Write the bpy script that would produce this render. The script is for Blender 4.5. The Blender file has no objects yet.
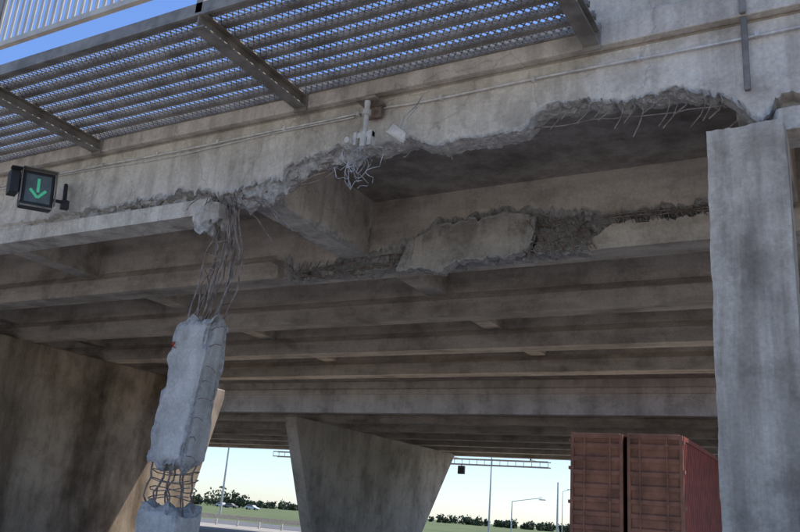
import bpy, math, random, bmesh
from mathutils import Vector, Matrix, noise
random.seed(7)
S=bpy.context.scene
GZ=-1.6
# ---------------------------------------------------------------- helpers
class MB:
    def __init__(s): s.v=[];s.f=[];s.a={}
    def box(s,lo,hi,M=None):
        b=len(s.v)
        for z in (lo[2],hi[2]):
            for y in (lo[1],hi[1]):
                for x in (lo[0],hi[0]):
                    p=Vector((x,y,z)); s.v.append(M@p if M else p)
        for q in ((0,2,3,1),(4,5,7,6),(0,1,5,4),(2,6,7,3),(0,4,6,2),(1,3,7,5)): s.f.append(tuple(b+i for i in q))
    def tube(s,pts,r,n=6,cap=True):
        pts=[Vector(p) for p in pts]; b=len(s.v); up=Vector((.31,.2,.93))
        for i,p in enumerate(pts):
            d=(pts[min(i+1,len(pts)-1)]-pts[max(i-1,0)])
            if d.length<1e-6:d=Vector((0,0,1))
            d.normalize(); u=d.cross(up)
            if u.length<.05:u=d.cross(Vector((1,0,0)))
            u.normalize();w=d.cross(u)
            rr=r[i] if isinstance(r,(list,tuple)) else r
            for k in range(n):
                t=2*math.pi*k/n; s.v.append(p+rr*(math.cos(t)*u+math.sin(t)*w))
        for i in range(len(pts)-1):
            for k in range(n):
                s.f.append((b+i*n+k,b+i*n+(k+1)%n,b+(i+1)*n+(k+1)%n,b+(i+1)*n+k))
        if cap:
            s.f.append(tuple(b+k for k in range(n))[::-1]); e=b+(len(pts)-1)*n; s.f.append(tuple(e+k for k in range(n)))
    def prism(s,poly,ax,a,b_):
        b=len(s.v);n=len(poly)
        for t in (a,b_):
            for (p,q) in poly:
                s.v.append(Vector({0:(t,p,q),1:(p,t,q),2:(p,q,t)}[ax]))
        for k in range(n): s.f.append((b+k,b+(k+1)%n,b+n+(k+1)%n,b+n+k))
        s.f.append(tuple(b+k for k in range(n))[::-1]); s.f.append(tuple(b+n+k for k in range(n)))
    def loft(s,secs,attrs=None,cap=True):
        b=len(s.v);n=len(secs[0])
        for i,sec in enumerate(secs):
            for k,p in enumerate(sec):
                s.v.append(Vector(p))
                if attrs: s.a[b+i*n+k]=attrs[i][k]
        for i in range(len(secs)-1):
            for k in range(n):
                s.f.append((b+i*n+k,b+(i+1)*n+k,b+(i+1)*n+(k+1)%n,b+i*n+(k+1)%n))
        if cap:
            s.f.append(tuple(b+k for k in range(n))); e=b+(len(secs)-1)*n; s.f.append(tuple(e+k for k in range(n))[::-1])
    def make(s,name,mat,parent=None,smooth=False,bevel=0,M=None):
        me=bpy.data.meshes.new(name); me.from_pydata([tuple(v) for v in s.v],[],s.f)
        at=me.attributes.new('broken','FLOAT','POINT')
        for k,val in s.a.items(): at.data[k].value=val
        me.validate()
        bm=bmesh.new();bm.from_mesh(me);bmesh.ops.recalc_face_normals(bm,faces=bm.faces);bm.to_mesh(me);bm.free()
        o=bpy.data.objects.new(name,me); S.collection.objects.link(o)
        me.materials.append(mat)
        if smooth:
            for p in me.polygons:p.use_smooth=True
        if bevel:
            m=o.modifiers.new('b','BEVEL');m.width=bevel;m.segments=2;m.limit_method='ANGLE'
        if parent:o.parent=parent
        if M is not None:o.matrix_local=M
        return o
def empty(name,loc=(0,0,0),rot=(0,0,0)):
    e=bpy.data.objects.new(name,None);S.collection.objects.link(e);e.location=loc;e.rotation_euler=rot;e.empty_display_size=.3;return e
def interp(tab,x):
    if x<=tab[0][0]:return tab[0][1]
    for (a,b),(c,d) in zip(tab,tab[1:]):
        if x<=c:return b+(d-b)*(x-a)/(c-a)
    return tab[-1][1]
def fr(x,y,z,s=1,o=5): return noise.fractal(Vector((x*s,y*s,z*s)),.8,2.1,o)
def facet(x,y,z,s):
    p=Vector((x*s,y*s,z*s));d,pts=noise.voronoi(p);c=pts[0]
    h=noise.cell_vector(c*7.31)
    t=Vector((h[0]-.5,h[1]-.5,h[2]-.5))*2
    return (h[1]-.5)*1.1+(p-c).dot(t)*.9
def crag(x,y,z): return facet(x,y,z,4.0)*.06+facet(x+5,y,z,11)*.018+fr(x,y,z,14,3)*.008
def rough_box(mb,lo,hi,step,amp,chip,seed,brk_top=0,brk_bot=0,chipw=.07,thr=.35,lean=None):
    lo=Vector(lo);hi=Vector(hi);c=(lo+hi)/2;idx={}
    n=[max(2,int(round((hi[i]-lo[i])/step))) for i in range(3)]
    def vert(i,j,k):
        key=(i,j,k)
        if key in idx:return idx[key]
        p=Vector((lo[0]+(hi[0]-lo[0])*i/n[0],lo[1]+(hi[1]-lo[1])*j/n[1],lo[2]+(hi[2]-lo[2])*k/n[2]))
        ds=sorted([min(p[t]-lo[t],hi[t]-p[t]) for t in range(3)])
        w=math.exp(-(ds[1]/chipw)**2)
        q=p+Vector((seed*3.1,seed,seed*.7))
        nn=fr(q.x,q.y,q.z,2.0,3); cg=crag(q.x,q.y,q.z)
        br=min(1,w*max(0,nn*2.2+thr))
        et=math.exp(-((hi[2]-p[2])/.08)**2)*brk_top; eb=math.exp(-((p[2]-lo[2])/.08)**2)*brk_bot
        inw=Vector((c.x-p.x,c.y-p.y,0))
        if inw.length>0:inw/=max(abs(inw.x)+abs(inw.y),.05)
        r=p+inw*(chip*br+cg*br*chip*12)+Vector((fr(q.x,q.y,q.z,3,3),fr(q.y,q.z,q.x,3,3),fr(q.z,q.x,q.y,3,3)))*amp
        m=max(et,eb)
        if m>.02:
            r+=inw*m*(.03+crag(q.y,q.x,q.z)*.8)
        if et>.01: r.z+=et*(fr(q.x,q.y,seed,3,3)*.16+crag(q.x,q.y,seed)-.03)
        if eb>.01: r.z-=eb*(fr(q.x,q.y,seed,3,3)*.16+crag(q.x,q.y,seed)-.03)
        if lean: r.x+=lean*(hi[2]-p[2])
        idx[key]=len(mb.v);mb.v.append(r);mb.a[idx[key]]=min(1,max(br*1.8 if br>.15 and chip>.02 else 0,m*1.3))
        return idx[key]
    for ax in range(3):
        u,v=[t for t in range(3) if t!=ax]
        for side in (0,n[ax]):
            for i in range(n[u]):
                for j in range(n[v]):
                    q=[]
                    for (a,b) in ((i,j),(i+1,j),(i+1,j+1),(i,j+1)):
                        k=[0,0,0];k[ax]=side;k[u]=a;k[v]=b;q.append(vert(*k))
                    mb.f.append(tuple(q))
# ---------------------------------------------------------------- materials
def nt(name):
    m=bpy.data.materials.new(name);m.use_nodes=True;t=m.node_tree;return m,t,t.nodes,t.links,t.nodes['Principled BSDF']
def ramp(N,pts):
    r=N.new('ShaderNodeValToRGB');e=r.color_ramp.elements
    e[0].position,e[0].color=pts[0][0],(*pts[0][1],1);e[1].position,e[1].color=pts[-1][0],(*pts[-1][1],1)
    for p,c in pts[1:-1]:
        x=e.new(p);x.color=(*c,1)
    return r
def noisetex(N,L,co,scale,detail=6,rough=.6,mapping=None):
    n=N.new('ShaderNodeTexNoise');n.inputs['Scale'].default_value=scale;n.inputs['Detail'].default_value=detail;n.inputs['Roughness'].default_value=rough
    if mapping:
        mp=N.new('ShaderNodeMapping');mp.inputs['Scale'].default_value=mapping;L.new(co,mp.inputs[0]);co=mp.outputs[0]
    L.new(co,n.inputs['Vector']);return n
def concrete(name,light,mid,dark,streak=.5,bump=.25,brk=(.56,.535,.49),crack=.0,axis=(4,4,.35),patch=.7,stain=.4):
    m,t,N,L,B=nt(name)
    tc=N.new('ShaderNodeTexCoord');co=tc.outputs['Object']
    n1=noisetex(N,L,co,patch,8,.62);r1=ramp(N,[(.32,dark),(.48,mid),(.66,light)]);L.new(n1.outputs[0],r1.inputs[0])
    n2=noisetex(N,L,co,1.0,6,.6,axis);r2=ramp(N,[(.38,(.34,.31,.28)),(.56,(1,1,1))]);L.new(n2.outputs[0],r2.inputs[0])
    mx=N.new('ShaderNodeMixRGB');mx.blend_type='MULTIPLY';mx.inputs[0].default_value=streak
    L.new(r1.outputs[0],mx.inputs[1]);L.new(r2.outputs[0],mx.inputs[2])
    n3=noisetex(N,L,co,26,6,.7);r3=ramp(N,[(.3,(.75,.75,.75)),(.7,(1.12,1.12,1.12))]);L.new(n3.outputs[0],r3.inputs[0])
    m2=N.new('ShaderNodeMixRGB');m2.blend_type='MULTIPLY';m2.inputs[0].default_value=.8;L.new(mx.outputs[0],m2.inputs[1]);L.new(r3.outputs[0],m2.inputs[2])
    n5=noisetex(N,L,co,1.7,9,.7,(1,1.3,1.1));r5=ramp(N,[(.40,(.42,.40,.38)),(.50,(.92,.92,.92)),(.62,(1,1,1)),(.70,(1.18,1.17,1.15))]);L.new(n5.outputs[0],r5.inputs[0])
    m5=N.new('ShaderNodeMixRGB');m5.blend_type='MULTIPLY';m5.inputs[0].default_value=stain;L.new(m2.outputs[0],m5.inputs[1]);L.new(r5.outputs[0],m5.inputs[2])
    out=m5.outputs[0]
    if crack>0:
        wn=noisetex(N,L,co,2.5,4);ad=N.new('ShaderNodeMixRGB');ad.inputs[0].default_value=.35;L.new(co,ad.inputs[1]);L.new(wn.outputs['Color'],ad.inputs[2])
        v=N.new('ShaderNodeTexVoronoi');v.feature='DISTANCE_TO_EDGE';v.inputs['Scale'].default_value=.8;L.new(ad.outputs[0],v.inputs['Vector'])
        rc=ramp(N,[(.0,(.25,.22,.2)),(.009,(1,1,1))]);L.new(v.outputs['Distance'],rc.inputs[0])
        m3=N.new('ShaderNodeMixRGB');m3.blend_type='MULTIPLY';m3.inputs[0].default_value=crack;L.new(out,m3.inputs[1]);L.new(rc.outputs[0],m3.inputs[2]);out=m3.outputs[0]
    at=N.new('ShaderNodeAttribute');at.attribute_name='broken'
    n4=noisetex(N,L,co,14,6,.75);r4=ramp(N,[(.3,tuple(c*.45 for c in brk)),(.62,brk)]);L.new(n4.outputs[0],r4.inputs[0])
    cl=N.new('ShaderNodeMath');cl.operation='MULTIPLY';cl.use_clamp=True;cl.inputs[1].default_value=1.4;L.new(at.outputs['Fac'],cl.inputs[0])
    m4=N.new('ShaderNodeMixRGB');L.new(cl.outputs[0],m4.inputs[0]);L.new(out,m4.inputs[1]);L.new(r4.outputs[0],m4.inputs[2])
    L.new(m4.outputs[0],B.inputs['Base Color']);B.inputs['Roughness'].default_value=.92;B.inputs['Specular IOR Level'].default_value=.2
    bp=N.new('ShaderNodeBump');bp.inputs['Strength'].default_value=bump;bp.inputs['Distance'].default_value=.02
    L.new(n3.outputs[0],bp.inputs['Height'])
    b2=N.new('ShaderNodeBump');b2.inputs['Distance'].default_value=.05;L.new(n4.outputs[0],b2.inputs['Height']);L.new(cl.outputs[0],b2.inputs['Strength']);L.new(bp.outputs[0],b2.inputs['Normal'])
    L.new(b2.outputs[0],B.inputs['Normal']);return m
def plain(name,c,rough=.6,metal=0,var=.3,scale=6,c2=None,emit=None,bump=0):
    m,t,N,L,B=nt(name);tc=N.new('ShaderNodeTexCoord')
    n=noisetex(N,L,tc.outputs['Object'],scale,6,.65);c2=c2 or tuple(x*(1-var) for x in c)
    r=ramp(N,[(.38,c2),(.6,c)]);L.new(n.outputs[0],r.inputs[0]);L.new(r.outputs[0],B.inputs['Base Color'])
    B.inputs['Roughness'].default_value=rough;B.inputs['Metallic'].default_value=metal
    if emit: B.inputs['Emission Color'].default_value=(*c,1);B.inputs['Emission Strength'].default_value=emit
    if bump:
        bp=N.new('ShaderNodeBump');bp.inputs['Strength'].default_value=bump;bp.inputs['Distance'].default_value=.02;L.new(n.outputs[0],bp.inputs['Height']);L.new(bp.outputs[0],B.inputs['Normal'])
    return m
M_fas=concrete('fascia_concrete',(.78,.71,.60),(.68,.61,.515),(.46,.405,.335),.4,.3,(.70,.66,.60),crack=.3)
M_gir=concrete('girder_concrete',(.70,.61,.50),(.60,.52,.425),(.40,.34,.275),.4,.3,(.58,.55,.50),axis=(.5,3,3),crack=.12)
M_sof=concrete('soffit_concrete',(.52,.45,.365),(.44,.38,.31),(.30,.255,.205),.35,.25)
M_pil=concrete('pillar_concrete',(.70,.61,.49),(.60,.525,.42),(.40,.345,.28),.55,.35,(.6,.54,.45),patch=1.1)
M_brp=concrete('broken_pillar_concrete',(.72,.66,.57),(.62,.57,.49),(.46,.42,.365),.3,.4,(.68,.63,.56),patch=2,stain=.3)
M_cov=concrete('cover_concrete',(.60,.545,.47),(.49,.44,.375),(.27,.24,.20),.3,.4,(.60,.57,.52),patch=1.6,stain=.8)
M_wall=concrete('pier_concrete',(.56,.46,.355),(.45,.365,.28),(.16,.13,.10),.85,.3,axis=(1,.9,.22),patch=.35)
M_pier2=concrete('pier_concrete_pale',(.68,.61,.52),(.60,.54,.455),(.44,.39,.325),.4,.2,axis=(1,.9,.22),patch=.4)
M_rebar=plain('rusty_rebar',(.34,.28,.235),.7,.3,scale=9,c2=(.17,.115,.085))
M_steel=plain('painted_steel',(.30,.27,.23),.6,.1,scale=3,c2=(.17,.15,.125))
M_mesh=plain('galvanised_mesh',(.50,.48,.43),.55,.2,scale=3,c2=(.32,.30,.27))
M_fence=plain('fence_steel',(.62,.56,.45),.5,.1,scale=2,c2=(.46,.42,.36))
M_galv=plain('galvanised_bracket',(.70,.66,.60),.5,.1,scale=8,c2=(.48,.45,.41))
M_black=plain('black_housing',(.03,.031,.033),.45,0,scale=4)
M_glass=plain('signal_lens',(.16,.20,.21),.18,0,scale=4)
M_green=plain('green_led',(.10,.62,.33),.4,0,.1,emit=.2)
M_white=plain('white_paint',(.78,.78,.76),.5,0,scale=4)
M_cable=plain('cable_sheath',(.6,.6,.6),.5,0,scale=4,c2=(.2,.2,.2))
M_red=plain('red_container_paint',(.40,.085,.06),.65,0,scale=2.2,c2=(.24,.06,.045),bump=.1)
M_maroon=plain('faded_door_paint',(.38,.20,.155),.8,0,scale=1.6,c2=(.21,.12,.095),bump=.15)
M_asph=plain('road_surface',(.44,.405,.36),.9,0,scale=1.5,c2=(.36,.33,.295),bump=.2)
M_asph2=plain('asphalt',(.17,.165,.155),.9,0,scale=1.5,c2=(.12,.115,.105),bump=.2)
M_kerb=plain('kerb_concrete',(.45,.42,.37),.9,0,scale=3)
M_grass=plain('grass',(.14,.165,.045),.95,0,scale=.12,c2=(.08,.11,.025))
M_leaf=plain('foliage',(.06,.08,.04),.9,0,scale=.15,c2=(.03,.045,.02))
M_bark=plain('bark',(.1,.07,.05),.9)
M_tyre=plain('tyre_rubber',(.02,.02,.02),.8)
M_redpaint=plain('red_spray_paint',(.55,.06,.03),.7)
# ---------------------------------------------------------------- edge girder (damaged)
bridge=empty('concrete_bridge')
YF=7.6
edge1=[(-7.45,3.92),(-7.1,3.98),(-6.63,4.06),(-6.3,4.10),(-6.0,4.28),(-5.5,4.36),(-4.9,4.27),(-4.4,4.30),(-4.1,4.18),(-3.4,4.15),(-3.02,4.18),(-2.8,4.40),(-2.3,4.43),(-1.9,4.30),(-1.5,4.32),(-1.13,4.28),(-.85,4.14),(-.62,3.85),(-.5,3.7)]
def lin(a,b,n,last=False):
    k=n-1 if last else n
    return [(a[0]+(b[0]-a[0])*i/k,a[1]+(b[1]-a[1])*i/k) for i in range(n)]
def sec1(x):
    ZT=4.93
    am=interp([(-7.3,1.2),(-5.3,1.15),(-4.9,.55),(-3.2,.42),(-2.9,.75),(-1,.7)],x) if x>-7.4 else 1
    jag=.05*fr(x,0,3,1.6,3)+am*(facet(x,0,3,3.2)*.07+facet(x,5,3,10)*.025)
    rc=interp([(-12.6,0),(-11.2,.35),(-9.8,.7),(-9,1),(-7.6,1)],x)
    ze=4.06+jag*1.3*rc
    dep=.03+.12*rc
    L=[]
    L+=lin((YF,ZT),(YF,ze),12)+lin((YF,ze),(YF+dep,ze-.03),6)+lin((YF+dep,ze-.03),(YF+dep*.8,3.95),6)+lin((YF+dep*.8,3.95),(YF-.03,3.93),4)+lin((YF-.03,3.93),(YF-.03,3.7),8)+lin((YF-.03,3.7),(8.0,3.7),6)+lin((8.0,3.7),(8.0,ZT),6,True)
    lb=[0]*12+[rc]*14+[0]*22
    ze2=interp(edge1,x)+jag
    th=.34
    D=[]
    drop=interp([(-7.3,.16),(-5.8,.15),(-4.9,.06),(-4.5,.02),(-3,.01),(-1,.02)],x)*(1+.8*fr(x,2,7,1.1,3))
    D+=lin((YF,ZT),(YF,ze2),12)+lin((YF,ze2),(YF+.07,ze2-.01),6)+lin((YF+.07,ze2-.01),(YF+.14,ze2-drop),6)+lin((YF+.14,ze2-drop),(YF+.20,ze2-drop),4)+lin((YF+.20,ze2-drop),(YF+.28,ze2-drop*.3),8)+lin((YF+.28,ze2-drop*.3),(YF+th,ze2+.05),6)+lin((YF+th,ze2+.05),(YF+th,ZT),6,True)
    db=[0]*12+[1]*30+[0]*6
    w=interp([(-7.5,0),(-7.36,1),(-.62,1),(-.45,0)],x+.05*fr(x,4,4,5))
    out=[];at=[]
    for k in range(48):
        y=L[k][0]*(1-w)+D[k][0]*w; z=L[k][1]*(1-w)+D[k][1]*w
        b=lb[k]*(1-w)+db[k]*w
        if x>-.5: b*=0
        if 0<w<1 and k>11:b=1
        y+=.004*fr(x,y*3,z*3,5)
        if b>0:
            y+=b*am*crag(x,y,z)*.9;z+=b*am*crag(y+3,x,z)*.9
        out.append((x,y,z));at.append(b)
    return out,at
xs=[-45+.5*i for i in range(64)]+[-13+.03*i for i in range(435)]+[0.1+.5*i for i in range(25)]
mb=MB();se=[];aa=[]
for x in xs:
    s_,a_=sec1(x);se.append(s_);aa.append(a_)
mb.loft(se,aa);mb.make('edge_girder',M_fas,bridge)
e2=[(-8.5,4.12),(-8.2,3.85),(-7.2,3.92),(-6.6,3.95),(-6.2,4.10),(-5.9,4.16),(-5.46,4.42),(-5.1,4.38),(-4.5,4.50),(-4,4.47),(-3.6,4.36),(-3.3,4.33),(-3.0,4.2),(-2.3,4.26),(-1.6,4.22),(-1.0,4.18)]
def secg(x,yc,dmg):
    ZT=4.93
    if not dmg:
        ze=4.15;g=4.0;dp=0;b0=0
    else:
        on=interp([(-8.6,0),(-8.2,1),(-.9,1),(-.5,0)],x)
        b0=on
        ze=4.15*(1-on)+on*(interp(e2,x)+.06*fr(x,3,1,1.6,3)+facet(x,3,1,4)*.07+facet(x,3,6,10)*.035)
        g=interp([(-8.6,4.0),(-8.2,3.72),(-3.45,3.72),(-3.2,3.82),(-3.0,3.86),(-2.75,4.06),(-2.2,4.02),(-.9,4.06),(-.5,4.0)],x)+on*(.03*fr(x,6,6,4,4)+.04*facet(x,6,6,5)*(1 if x>-3.5 else .3))
        g=min(g,ze-.05) if on>.5 else g
        dp=.13*on
    f=yc-.15;ff=yc-.25;zb=3.7
    if dmg and -8.3<x<-3.1: zb+=interp([(-8.3,0),(-7.6,.03),(-5.6,.1),(-3.6,.08),(-3.1,0)],x)+facet(x,2,2,4)*.07*min(1,(x+8.3)*3,(-3.1-x)*3)
    fg=ff if g>3.9 else f+.03
    if dmg and -3.5<x<-2.7: fg=f+.03+(ff-f-.03)*min(1,max(0,(x+3.45)/.6))
    P=lin((f,ZT),(f,ze),10)+lin((f,ze),((f+dp) if dmg and b0>0 else f-.05,(ze+g)/2),10)+lin(((f+dp) if dmg and b0>0 else f-.05,(ze+g)/2),(fg,g),10)+lin((fg,g),(fg,zb),6)+lin((fg,zb),(yc+.25,3.7),5)+lin((yc+.25,3.7),(yc+.25,4.0),3)+lin((yc+.25,4.0),(yc+.15,4.15),2)+lin((yc+.15,4.15),(yc+.15,ZT),4,True)
    at=[0]*10+[b0]*20+[b0 if g<3.86 else 0]*10+[0]*10
    out=[];A=[]
    for k,(y,z) in enumerate(P):
        b=at[k]
        if 0<k<49:
            y+=.005*fr(x,y*2,z*2,5,3);z+=.004*fr(z*2,x,y*2,6,3)
            if b>0: y+=b*crag(x,y,z)*1.3;z+=b*crag(y+3,x,z)*1.0
        out.append((x,y,z));A.append(b)
    return out,A
mb=MB();se=[];aa=[]
for x in [-45+.5*i for i in range(72)]+[-9.0+.03*i for i in range(294)]+[-.1+.5*i for i in range(25)]:
    s_,a_=secg(x,10.65,True);se.append(s_);aa.append(a_)
mb.loft(se,aa);mb.make('damaged_inner_girder',M_gir,bridge)
mb=MB()
for yc in (13.6,16.5,19.4):
    se=[secg(-45+.4*i,yc,False)[0] for i in range(143)];mb.loft(se)
mb.make('inner_girders',M_gir,bridge)
mb=MB();N_=64
def cover_top(t): return 4.30+.10*(t-.3)+.07*facet(t*2,1,4,3)+.05*fr(t*2,3,3,3,3)-1.1*max(0,.22-t)-.5*max(0,t-.86)
def cover_bot(t): return 3.60+.12*t+.07*facet(t*2,7,4,3)+.03*facet(t*2,7,9,9)-.13*math.exp(-((t-.32)/.10)**2)+.6*max(0,t-.85)
xa,xb=-5.95,-3.88
secs=[];at=[]
for i in range(N_+1):
    t=i/N_;zt=cover_top(t);zb=cover_bot(t)
    if zt<zb+.06: zt=zb+.06
    P=[];A=[];ew=math.exp(-(1-t)/.07)+math.exp(-t/.07)
    def xo(z): return xa+(xb-xa)*t+ew*(.12*facet(3,z,1,3)+.05*facet(3,z,5,8))
    for k in range(19):
        z=zt+(zb-zt)*k/18;e_=1 if (k<1 or k>17 or ew>.55) else 0
        P.append((xo(z),10.33-.07*(4.2-z)+.012*fr(xo(z),1,z,3,3)+.03*(ew>.4),z));A.append(e_)
    for k in range(5): P.append((xo(zb),10.36+.02*k-.07*(4.2-zb),zb+.02*facet(t*2,k*.1,1,8)));A.append(1)
    for k in range(6): z=zb+(zt-zb)*k/5;P.append((xo(z),10.46,z));A.append(1)
    for k in range(3): P.append((xo(zt),10.43-.03*k,zt+.02*facet(t*2,k*.1,7,8)));A.append(1)
    secs.append(P);at.append(A)
mb.loft(secs,at);mb.make('hanging_concrete_cover',M_cov,bridge)
# deck slab, kerb and parapets
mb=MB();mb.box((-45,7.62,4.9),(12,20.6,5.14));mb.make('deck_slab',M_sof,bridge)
mb=MB()
mb.box((-45,7.50,4.97),(12,7.615,5.30))
mb.box((-45,7.66,5.142),(-2.3,7.9,5.42))
mb.box((-2.28,7.56,5.302),(-.66,7.9,6.7));mb.box((-.64,7.56,5.302),(12,7.9,6.7))
mb.box((-45,20.3,5.142),(12,20.62,5.9))
mb.make('parapet',M_fas,bridge,bevel=.012)
mb=MB()
for k in range(-5,3):
    xc=-6.95+6.3*k
    for (a,b,z) in ((7.97,10.52,4.08),(10.78,13.47,4.12),(13.73,16.37,4.12),(16.63,19.27,4.12)):
        if k==0 and a<8: continue
        mb.box((xc-.2,a,z+.0),(xc+.2,b,4.92))
mb.make('diaphragms',M_gir,bridge,bevel=.02)
mb=MB();rough_box(mb,(-7.2,7.72,3.95),(-6.70,10.52,4.915),.05,.006,.09,9.1,chipw=.08,thr=.4);mb.make('exposed_diaphragm',M_fas,bridge)
# ---------------------------------------------------------------- rebar
rb=empty('exposed_rebar')
mb=MB()
def wob(p0,p1,bul,n=12,j=.02,seed=0):
    p0=Vector(p0);p1=Vector(p1);bul=Vector(bul);o=[]
    for i in range(n):
        t=i/(n-1);q=p0.lerp(p1,t)+bul*(4*t*(1-t))
        w=math.sin(math.pi*t);q+=Vector((fr(t*2,seed,1,1,3),fr(t*2,seed,5,1,3),fr(t*2,seed,9,1,3)))*j*w;o.append(q)
    return o
for i in range(15):
    a=-.27+.036*i;c=random.uniform(-.14,.16)
    mb.tube(wob((-7.3+a*.5,7.70+c*.6,3.92+random.uniform(-.08,.1)),(-7.27+a*.95,7.6+c,2.08),(.10+.24*random.random(),-.05+.1*random.random(),.05),18,.13,i),.0115)
for i in range(11):
    x0=-7.2+random.uniform(-.3,.3)
    d=Vector((random.uniform(-.5,1.0),random.uniform(-.3,.1),random.uniform(-.7,.05)))
    mb.tube(wob((x0,7.7,3.9),Vector((x0,7.7,3.85))+d,(0,-.05,.14),9,.10,i+30),.008)
for i in range(5):
    z=2.4+i*.22;mb.tube([(-7.12+.22*math.cos(t)+.04*math.sin(i*2),7.6+.14*math.sin(t),z+.06*math.sin(t*1.5+i)) for t in [k*.45+i for k in range(6+i%3)]],.006)
for i in range(9):
    a=-.26+.065*i;mb.tube(wob((-7.42+a,7.5+.12*(i%3),.46),(-7.36+a,7.5+.12*(i%3),-.2),(.03*(i%2)-.03,-.04,0),9,.09,i+50),.0115)
for i in range(4):
    z=.3-.1*i;mb.tube([(-7.37+.34*math.cos(t),7.6+.2*math.sin(t),z+.03*math.sin(t*2+i)) for t in [k*.5 for k in range(13)]],.007)
for i in range(8):
    z=.5+i*.22;xx=-6.98-.08*(2.2-z);mb.tube(wob((xx-.05,7.5,z),(xx+.14+.12*random.random(),7.42,z+random.uniform(-.12,.05)),(0,0,.03),6,.03,i),.006)
mb.make('pillar_bars',M_rebar,rb)
mb=MB()
for i in range(17):
    x=-2.6+.11*i+random.uniform(-.03,.03);z=interp(edge1,x)+.02;l=random.uniform(.2,.46)
    mb.tube([(x,7.70,z+.05),(x+.03,7.59,z-.02),(x+.05+.03*random.random(),7.56,z-l*.45),(x+.02,7.57,z-l*.75),(x-.04-.06*random.random(),7.60,z-l)],.007,5)
mb.tube(wob((-3.0,7.78,4.28),(-.7,7.74,4.14),(0,0,-.02),20,.08,71),.008)
for i in range(8):
    x=-7+.42*i;z=interp(edge1,x)-.05;mb.tube(wob((x,7.75,z),(x+random.uniform(-.1,.2),7.68,z-random.uniform(.05,.16)),(.02,0,0),6,.04,i+90),.007,5)
for i in range(4):
    mb.tube(wob((-6.9,7.8,4.05+.03*i),(-5.6,7.76,4.28-.05*i),(0,-.02,-.06*i),14,.1,i+110),.009)
mb.make('edge_girder_bars',M_rebar,rb)
mb=MB()
for i in range(5):
    mb.tube(wob((-4.15,10.44,3.80+.12*i),(-3.05-.03*i,10.44,3.80+.11*i),(0,-.03,-.03),12,.10,i+130),.009)
for i in range(15):
    x=-4.05+.07*i;mb.tube(wob((x-.13,10.42,4.38-.02*i),(x+.10+random.uniform(-.05,.05),10.40,3.60+random.uniform(-.02,.12)),(0,-.04,0),8,.09,i+150),.007)
for i in range(2):
    mb.tube(wob((-3.0,10.42,4.18-.04*i),(-1.1,10.42,4.14-.04*i),(0,-.02,0),20,.06,i+170),.009)
for i in range(22):
    x=-2.9+.085*i+random.uniform(-.02,.02);mb.tube([(x,10.48,4.22),(x+.04,10.38,4.14),(x+.08+random.uniform(-.04,.04),10.4,4.03)],.006,5)
for i in range(4):
    mb.tube(wob((-8.1,10.5,3.82-.03*i),(-5.6,10.46,4.0-.1*i),(0,-.03,-.05),18,.14,i+190),.010)
for i in range(14):
    x=-8.0+.17*i;mb.tube(wob((x,10.48,3.95),(x+random.uniform(-.18,.18),10.42,3.57+.12*random.random()),(0,-.04,0),6,.08,i+210),.007,5)
mb.tube(wob((-5.9,10.4,3.75),(-5.2,10.1,3.42),(0,0,-.06),8,.03,3),.009)
mb.make('inner_girder_bars',M_rebar,rb)
# ---------------------------------------------------------------- pillars
mb=MB();rough_box(mb,(-1.06,7.34,GZ-.1),(-.38,7.84,3.7),.05,.002,.016,1.3,brk_top=.16,chipw=.05,thr=.2)
mb.make('concrete_pillar',M_pil)
bp=empty('concrete_pillar.001')
mb=MB();rough_box(mb,(-7.6,7.42,.36),(-6.97,7.8,2.2),.025,.005,.055,6.6,brk_top=.9,brk_bot=1,chipw=.065,thr=.55,lean=-.085);mb.make('broken_shaft',M_brp,bp)
mb=MB();rough_box(mb,(-7.70,7.40,GZ-.1),(-7.06,7.82,-.08),.03,.005,.05,8.6,brk_top=.9);mb.make('stub',M_brp,bp)
mb=MB();rough_box(mb,(-7.62,7.45,3.46),(-7.18,7.9,3.78),.03,.03,.05,3.6,brk_bot=1);mb.make('broken_head',M_fas,bp)
mb=MB();mb.tube([(-7.58,7.408,1.86),(-7.53,7.402,1.9),(-7.55,7.402,1.84),(-7.51,7.402,1.82)],.009,4);mb.make('paint_mark',M_redpaint,bp)
# ---------------------------------------------------------------- piers
def pier(name,mat,x0,x1,t0,t1,b0,b1,zt=3.72):
    mb=MB()
    poly=[(b0,GZ-.2),(b1,GZ-.2),(t1,zt-.3),(t1,zt),(t0,zt),(t0,zt-.3)]
    mb.prism(poly,0,x0,x1);return mb.make(name,mat,None,bevel=.04)
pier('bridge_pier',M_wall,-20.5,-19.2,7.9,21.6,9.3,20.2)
pier('bridge_pier.001',M_pier2,-21.5,-20.9,28.2,43.8,30.6,39.6)
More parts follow.
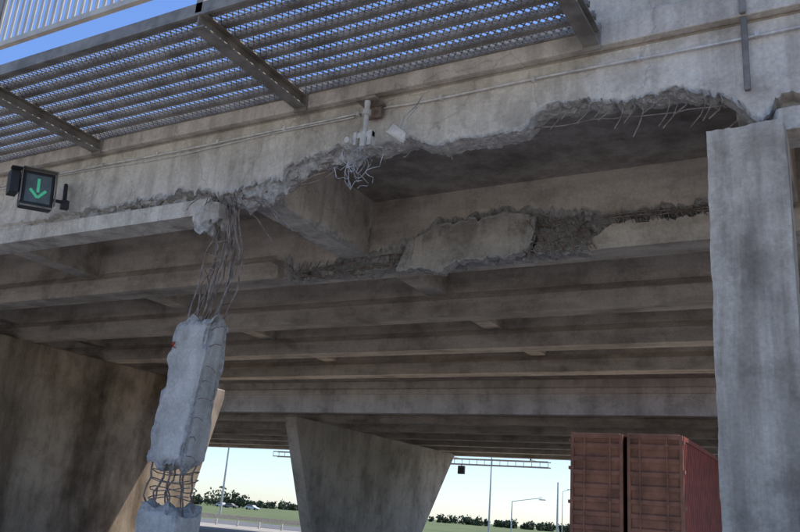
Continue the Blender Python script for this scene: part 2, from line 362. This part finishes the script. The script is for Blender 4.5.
# ---------------------------------------------------------------- second bridge
br2=empty('concrete_bridge.001')
mb=MB();mb.loft([(lambda x:[(x,26.8,4.93),(x,26.8,4.62),(x,26.74,4.6),(x,26.74,4.42),(x,26.8,4.4),(x,26.8,3.7),(x,27.2,3.7),(x,27.2,4.93)])(-60+1.0*i) for i in range(82)]);mb.make('edge_girder',M_pier2,br2)
mb=MB()
for yc in (30,33,36,39,42,44.9):
    mb.loft([secg(-60+1*i,yc,False)[0] for i in range(82)])
mb.make('inner_girders',M_gir,br2)
mb=MB();mb.box((-60,25.0,4.9),(22,46,5.15));mb.make('deck_slab',M_sof,br2)
mb=MB();mb.box((-60,24.95,5.0),(22,24.998,5.2));mb.box((-60,25.0,5.152),(22,25.25,6));mb.box((-60,45.7,5.152),(22,46,6));mb.make('parapet',M_fas,br2)
mb=MB()
for k in range(-7,4):
    xc=-6.95+6.3*k
    for a,b in ((27.2,29.85),(30.15,32.85),(33.15,35.85),(36.15,38.85),(39.15,41.85),(42.15,44.75)): mb.box((xc-.2,a,4.12),(xc+.2,b,4.92))
mb.make('diaphragms',M_gir,br2)
ga=empty('sign_gantry')
mb=MB()
for (y,z) in ((46.3,3.66),(46.3,3.34),(46.8,3.66),(46.8,3.34)): mb.box((-36,y-.03,z-.03),(-16,y+.03,z+.03))
for i in range(41):
    x=-36+.5*i
    mb.box((x-.015,46.285,3.37),(x+.015,46.315,3.63));mb.box((x-.015,46.33,3.35),(x+.015,46.77,3.38))
for x in (-34,-28,-22,-17): mb.box((x-.04,46.05,3.6),(x+.04,46.12,5.6));mb.box((x-.04,46.05,3.7),(x+.04,46.9,3.76))
mb.make('truss',M_galv,ga)
mb=MB()
for x in (-31,-21.6): mb.box((x-.22,46.4,2.75),(x+.22,46.6,3.25));mb.box((x-.03,46.47,3.25),(x+.03,46.53,3.4))
mb.make('hanging_signals',M_black,ga,bevel=.03)
# ---------------------------------------------------------------- walkway
ww=empty('steel_walkway')
mb=MB()
brx=[-2.2-3.85*k for k in range(0,6)]
for x in brx:
    mb.box((x-.09,5.52,5.13),(x+.09,7.50,5.15));mb.box((x-.09,5.52,4.97),(x+.09,7.50,4.99));mb.box((x-.012,5.52,4.99),(x+.012,7.50,5.13))
    mb.box((x-.10,7.47,4.92),(x+.10,7.498,5.22))
    mb.box((x-.05,5.5,5.15),(x+.05,5.58,7.0))
mb.make('brackets',M_steel,ww,bevel=.004)
X0,X1=-21.5,-2.1
mb=MB()
ys=[5.62+.236*i for i in range(9)]
for y in ys:
    w=.036;mb.box((X0,y-w,5.165),(X1,y+w,5.18));mb.box((X0,y-w,5.18),(X1,y-w+.01,5.24));mb.box((X0,y+w-.01,5.18),(X1,y+w,5.24))
mb.box((X0,5.5,5.12),(X1,5.54,5.28))
mb.make('deck_planks',M_steel,ww)
mb=MB();p=.085
for i in range(8):
    a=ys[i]+.036;b=ys[i+1]-.036;n=int((X1-X0)/p);rows=3;h=(b-a)/rows
    for k in range(n):
        x=X0+k*p
        for r in range(rows):
            for (xa_,xb_) in ((x,x+p/2),(x+p,x+p/2)):
                if r%2: xa_,xb_=xb_,xa_
                y0=a+r*h;y1=y0+h;v=len(mb.v);w=.0095;z=5.175
                mb.v+= [Vector((xa_-w,y0,z)),Vector((xa_+w,y0,z)),Vector((xb_+w,y1,z)),Vector((xb_-w,y1,z)),Vector((xa_-w,y0,z+.01)),Vector((xa_+w,y0,z+.01)),Vector((xb_+w,y1,z+.01)),Vector((xb_-w,y1,z+.01))]
                mb.f+= [(v,v+1,v+2,v+3),(v+4,v+7,v+6,v+5),(v,v+3,v+7,v+4),(v+1,v+5,v+6,v+2)]
mb.make('expanded_metal',M_mesh,ww)
fe=empty('railing_fence')
mb=MB()
mb.box((X0,5.505,5.60),(X1,5.575,5.68));mb.box((X0,5.505,6.92),(X1,5.575,7.0))
k=X0+.05
while k<X1:
    mb.box((k-.03,5.525,5.68),(k+.03,5.54,6.92));k+=.14
mb.make('pickets',M_fence,fe)
# ---------------------------------------------------------------- conduit
mb=MB();pts=[]
x=-20
while x<3:
    pts.append((x,7.565,4.76+.008*math.sin(x*1.7)+(.03*math.exp(-((x+4.9)/.5)**2))));x+=.25
mb.tube(pts,.014,6)
mb.tube([(p_[0],p_[1]-.0,p_[2]-.05-.02*math.sin(p_[0]*1.3)) for p_ in pts if p_[0]<-5],.008,5)
for i in range(19): mb.box((-19+1.15*i,7.535,4.735),(-18.96+1.15*i,7.6,4.79))
mb.make('electrical_conduit',M_galv)
mb=MB();mb.box((-.72,7.50,4.15),(-.66,7.56,4.96));mb.box((-.72,7.44,4.97),(-.66,7.49,6.6));mb.make('drain_pipe',M_steel,bevel=.015)
# ---------------------------------------------------------------- camera mount
fx=empty('surveillance_camera_mount',(-4.92,7.35,4.78))
fx.scale=(1.05,1.05,1.18)
mb=MB();mb.box((-.13,-.06,.0),(.13,.20,.03));mb.box((-.1,.15,-.12),(.1,.2,.0));mb.make('base_plate',M_rebar,fx,bevel=.004)
mb=MB();mb.tube([(0,0,0),(0,0,-.1),(.01,-.01,-.36)],[.038,.03,.028],12);mb.tube([(0,0,-.1),(0,0,-.16)],.05,12)
mb.box((-.12,-.03,-.42),(.12,.03,-.36));mb.box((-.12,-.05,-.5),(-.08,.05,-.36));mb.box((.07,-.05,-.52),(.12,.05,-.36));mb.tube([(0,0,-.36),(0,0,-.52)],.05,12)
mb.tube([(-.16,-.12,-.46),(-.16,.1,-.46)],.035,10)
mb.make('post',M_galv,fx,bevel=.003)
mb=MB()
for i in range(9):
    a=random.uniform(-.12,.12);mb.tube(wob((a*.5,0,-.5),(a*1.6,-.03,-.82-.16*random.random()),(random.uniform(-.15,.15),-.05,-.05),12,.25,i+300),.004,5)
for i in range(3):
    r=.05+.025*i;mb.tube([(.02*i-.03+r*math.cos(t),-.03+.02*math.sin(t*2),-.70-.03*i+r*1.1*math.sin(t)) for t in [k*.45 for k in range(15)]],.004,5)
mb.make('loose_cables',M_cable,fx)
fl=empty('broken_floodlight',(-4.47,7.38,4.30),(.5,.6,.3))
mb=MB();mb.prism([(-.13,-.07),(.13,-.05),(.1,.05),(-.1,.06)],1,-.02,.02);mb.box((-.14,-.03,-.07),(.14,-.021,-.055));mb.make('housing',M_galv,fl,bevel=.006)
mb=MB();mb.tube([(0,.0,.04),(-.03,.02,.2),(.03,.05,.36),(.02,.1,.5)],.008,6);mb.tube([(0.06,.0,.04),(.02,.02,.2),(.05,.05,.36)],.006,6);mb.make('cable',M_cable,fl)
# ---------------------------------------------------------------- lane signal
n_=Vector((.90,-.43,0)).normalized()
def signal(name,loc,yaw,sc=1):
    e=empty(name,loc,(0,math.radians(-5),yaw));e.scale=(sc,)*3
    mb=MB();mb.box((-.25,-.02,-.31),(.25,.20,.31));mb.make('housing',M_black,e,bevel=.03)
    mb=MB()
    mb.box((-.26,-.16,.29),(.26,-.021,.305));mb.box((-.265,-.1,-.25),(-.251,-.02,.3));mb.box((.251,-.1,-.25),(.265,-.02,.3))
    for z in (-.31,.28): mb.box((-.24,-.035,z),(.24,-.021,z+.03))
    mb.make('visor',M_steel,e)
    mb=MB();mb.box((-.19,-.028,-.23),(.19,-.0205,.23));mb.make('lens',M_glass,e)
    mb=MB();y=-.034
    mb.box((-.022,y,-.06),(.022,y+.004,.17))
    for s in (-1,1):
        M=Matrix.Translation((0,0,-.15))@Matrix.Rotation(s*math.radians(-42),4,'Y');mb.box((-.022,y-.001*s,0),(.022,y+.003,.18),M)
    mb.make('down_arrow',M_green,e)
    mb=MB();mb.box((-.42,-.04,-.12),(-.28,.24,.26));mb.box((-.44,-.2,.24),(-.27,-.04,.262));mb.box((-.28,.06,-.05),(-.25,.12,.15));mb.make('side_housing',M_black,e,bevel=.02)
    mb=MB();mb.tube([(.2,.1,-.1),(.42,.12,-.1),(.5,.2,-.05)],.03,8);mb.tube([(.45,.15,-.14),(.5,.4,.3)],.035,8);mb.box((.4,.1,-.2),(.52,.22,-.06));mb.make('arm',M_black,e,bevel=.004)
    return e
signal('lane_signal',(-10.40,7.0,4.22),math.atan2(n_.x,-n_.y),.93)
# ---------------------------------------------------------------- cargo truck
tr=empty('cargo_truck',(-5.6,22.4,GZ))
W=1.5;H0=1.05;H1=4.18;LN=9
mb=MB()
n=44
for sx in (-1,1):
    b=len(mb.v);yy=[]
    for i in range(n*4):
        ph=i%4;off=.0 if ph in(0,1) else .05
        yy.append((.12+(LN-.24)*i/(n*4-1),off))
    for y,off in yy:
        mb.v.append(Vector((sx*(W-off),y,H0+.15)));mb.v.append(Vector((sx*(W-off),y,H1-.1)))
    for i in range(len(yy)-1): mb.f.append((b+2*i,b+2*i+2,b+2*i+3,b+2*i+1))
mb.box((-W+.02,.1,H1-.06),(W-.02,LN-.1,H1-.02));mb.box((-W+.1,.1,H0),(W-.1,LN-.1,H0+.12));mb.box((-W+.05,LN-.1,H0),(W-.05,LN-.05,H1-.05))
for sx in (-1,1):
    mb.box((min(sx*(W+.02),sx*(W-.1)),.1,H1-.12),(max(sx*(W+.02),sx*(W-.1)),LN,H1));mb.box((min(sx*(W+.02),sx*(W-.1)),.1,H0),(max(sx*(W+.02),sx*(W-.1)),LN,H0+.15))
mb.make('container_body',M_red,tr)
mb=MB()
for (a,b,yo) in ((-W,-.06,0.0),(.06,W,0.0)):
    mb.box((a,yo,H0),(a+.09,yo+.1,H1+.03));mb.box((b-.09,yo,H0),(b,yo+.1,H1+.0));mb.box((a+.09,yo,H1-.12),(b-.09,yo+.1,H1+.02));mb.box((a+.09,yo,H0),(b-.09,yo+.1,H0+.1))
    mb.box((a+.09,yo+.06,H0+.1),(b-.09,yo+.09,H1-.12))
    z=H0+.3
    while z<H1-.25:
        mb.prism([(yo+.062,z-.09),(yo+.0,z-.05),(yo+.0,z+.05),(yo+.062,z+.09)],0,a+.092,b-.092);z+=.36
mb.make('rear_doors',M_maroon,tr,bevel=.008)
mb=MB()
for x in (-1.1,-.4,.4,1.1):
    mb.tube([(x,-.03,H0),(x,-.03,H1-.02)],.018,8)
    for z in (H0+.2,H0+1.3,H1-.3): mb.box((x-.05,-.045,z),(x+.05,-.002,z+.05))
for sx in (-1,1):
    for z in (1.4,2.3,3.2,3.95): mb.box((min(sx*(W+.002),sx*(W+.05)),-.02,z),(max(sx*(W+.002),sx*(W+.05)),.12,z+.09))
mb.make('locking_bars',M_maroon,tr)
mb=MB();mb.box((-.5,.2,.75),(-.35,LN+2,1.03));mb.box((.35,.2,.75),(.5,LN+2,1.03));mb.box((-1.2,.1,.5),(1.2,.2,.62))
for y in (1.5,2.8,LN-.5,LN+1.6):mb.tube([(-1.1,y,.5),(1.1,y,.5)],.08,8)
mb.make('chassis',M_black,tr)
mb=MB()
for y in (1.5,2.8,LN-.5,LN+1.6):
    for sx in (-1,1):mb.tube([(sx*.85,y,.5),(sx*1.0,y,.5),(sx*1.2,y,.5),(sx*1.27,y,.5)],[.5,.52,.52,.46],24)
mb.make('wheels',M_tyre,tr,smooth=False)
mb=MB();mb.prism([(LN+.3,.7),(LN+2.4,.7),(LN+2.4,1.7),(LN+2.1,3.1),(LN+.3,3.3)],0,-1.25,1.25);mb.make('cab',M_white,tr,bevel=.06)
# ---------------------------------------------------------------- ground, roads
def sheet(name,x0,y0,x1,y1,z,mat):
    mb=MB();mb.v=[Vector(p) for p in ((x0,y0,z),(x1,y0,z),(x1,y1,z),(x0,y1,z))];mb.f=[(0,1,2,3)];return mb.make(name,mat)
sheet('ground',-1500,-300,1200,2200,GZ,M_grass)
sheet('road',-19,-80,16,49.9,GZ+.004,M_asph)
sheet('road.001',-400,50,200,62,GZ+.008,M_asph2)
sheet('road.002',-19,62.1,16,500,GZ+.004,M_asph2)
sheet('pavement',-70,-60,-19.01,49.9,GZ+.004,M_kerb)
sheet('pavement.001',16.01,-60,60,49.9,GZ+.004,M_kerb)
mb=MB()
for x in (-11.5,-2.6,5):
    for i in range(8):
        y=-20+i*9;z=GZ+.013;b=len(mb.v);mb.v+=[Vector(p) for p in ((x-.06,y,z),(x+.06,y,z),(x+.06,y+4,z),(x-.06,y+4,z))];mb.f.append((b,b+1,b+2,b+3))
mb.make('lane_markings',M_white)
mb=MB();mb.box((-19.0,-60,GZ),(-18.8,49.9,GZ+.13));mb.make('kerb',M_kerb,bevel=.02)
mb=MB()
for i in range(60): x=-120+2*i;mb.box((x-.05,48.2,GZ),(x+.05,48.3,GZ+.75))
mb.box((-120,48.12,GZ+.45),(-2,48.19,GZ+.75));mb.make('guard_rail',M_galv)
def lamp(name,x,y,h,arm,dirx=1,curve=False):
    e=empty(name,(x,y,GZ));mb=MB()
    mb.tube([(0,0,0),(0,0,.3),(0,0,h*.6),(0,0,h)],[.16,.12,.09,.07],8)
    if arm>0:
        mb.tube([(0,0,h-.02)]+[(dirx*arm*math.sin(t),0,h+.5*math.sin(t)*(1 if not curve else 1.6)) for t in [.3,.6,.9,1.2,1.57]],.055,6)
        mb.box((dirx*arm-.15-.35,-.15,h+.42),(dirx*arm+.35+.15,.15,h+.58))
    mb.make('mast',M_galv,e,bevel=.0);return e
lamp('street_lamp',-58,67,10.5,0)
lamp('street_lamp.001',-38,90,9.3,1.6,-1)
lamp('street_lamp.002',-49,125,5.2,5.0,1,True)
lamp('street_lamp.003',-26.6,80,6.0,0)
lamp('street_lamp.004',-85,140,9,1.6)
lamp('street_lamp.005',-44,150,9,1.6)
lamp('street_lamp.006',-70,120,10,1.6)
lamp('street_lamp.007',-120,170,10,1.6,-1)
lamp('street_lamp.008',-62,190,10,1.6)
def car(name,x,y,yaw,mat):
    e=empty(name,(x,y,GZ),(0,0,yaw));mb=MB()
    mb.prism([(-2.2,.3),(2.2,.3),(2.2,.75),(1.2,.9),(.5,1.42),(-1.3,1.42),(-2.0,.95),(-2.2,.9)],1,-.85,.85)
    mb.make('body',mat,e,bevel=.06)
    mb=MB();mb.box((-1.4,-.87,1.0),(.6,.87,1.32));mb.make('windows',M_black,e)
    mb=MB()
    for a in(-1.4,1.4):mb.tube([(a,-.88,.33),(a,-.6,.33)],.33,12);mb.tube([(a,.6,.33),(a,.88,.33)],.33,12)
    mb.make('wheels',M_tyre,e)
car('parked_car',-165,205,.1,M_white);car('parked_car.001',-176,208,.2,M_steel);car('parked_car.002',-190,220,0,M_white)
def trees(name,n,xr,yr,hr,seed):
    R=random.Random(seed);mb=MB();tk=MB()
    for i in range(n):
        x=R.uniform(*xr);y=R.uniform(*yr);h=R.uniform(*hr);w=h*R.uniform(.5,.9)
        tk.tube([(x,y,GZ),(x+.1,y,GZ+h*.35),(x,y,GZ+h*.7)],[.25,.18,.06],6)
        cl=[(R.gauss(0,.4)*w,R.gauss(0,.4)*w,h*(.1+.75*R.random()),w*R.uniform(.25,.5)) for _ in range(8)]
        for k in range(110):
            c=R.choice(cl);d=Vector((R.gauss(0,1),R.gauss(0,1),R.gauss(0,1))).normalized()*c[3]*R.uniform(.5,1.05)
            p=Vector((x+c[0],y+c[1],max(GZ,GZ+c[2]+d.z)));p.x+=d.x;p.y+=d.y;s=.8
            b=len(mb.v);u=Vector((R.gauss(0,1),R.gauss(0,1),R.gauss(0,1))).normalized()*s;v=Vector((R.gauss(0,1),R.gauss(0,1),R.gauss(0,1))).normalized()*s
            mb.v+=[p,p+u,p+u+v,p+v];mb.f.append((b,b+1,b+2,b+3))
    e=empty(name);tk.make('trunks',M_bark,e);mb.make('foliage',M_leaf,e)
trees('distant_trees',240,(-480,-110),(395,450),(2.5,5),3)
trees('distant_trees.001',10,(-255,-200),(235,260),(4,7),5)
# ---------------------------------------------------------------- camera
fwd=Vector((-0.4810,0.8252,0.2946)).normalized();upv=Vector((0.0791,-0.2938,0.9527))
right=fwd.cross(upv).normalized();upv=right.cross(fwd)
R=Matrix((right,upv,-fwd)).transposed().to_4x4()
cam=bpy.data.objects.new('camera',bpy.data.cameras.new('camera'));S.collection.objects.link(cam);cam.matrix_world=R
cam.data.lens=36.4;cam.data.sensor_width=36;cam.data.clip_start=.05;cam.data.clip_end=4000
S.camera=cam
# ---------------------------------------------------------------- light
D=Vector((.35,.524,1.0)).normalized()
w=bpy.data.worlds.new("World");S.world=w;w.use_nodes=True;N=w.node_tree.nodes;L=w.node_tree.links
sk=N.new('ShaderNodeTexSky');sk.sky_type='NISHITA';sk.sun_disc=False;sk.sun_elevation=math.asin(D.z);sk.sun_rotation=math.atan2(D.x,D.y)
sk.dust_density=.2;sk.ozone_density=1.6;sk.air_density=1.2
tint=N.new('ShaderNodeMixRGB');tint.blend_type='MULTIPLY';tint.inputs[0].default_value=1;tint.inputs[2].default_value=(.84,1.0,1.38,1)
L.new(sk.outputs[0],tint.inputs[1]);L.new(tint.outputs[0],N['Background'].inputs[0]);N['Background'].inputs[1].default_value=.15
sl=bpy.data.lights.new('sun','SUN');sl.energy=5;sl.angle=math.radians(.5);sl.color=(1,.93,.83)
so=bpy.data.objects.new('sun',sl);S.collection.objects.link(so);so.rotation_euler=D.to_track_quat('Z','Y').to_euler()
S.view_settings.view_transform='Standard';S.view_settings.look='None';S.view_settings.exposure=0
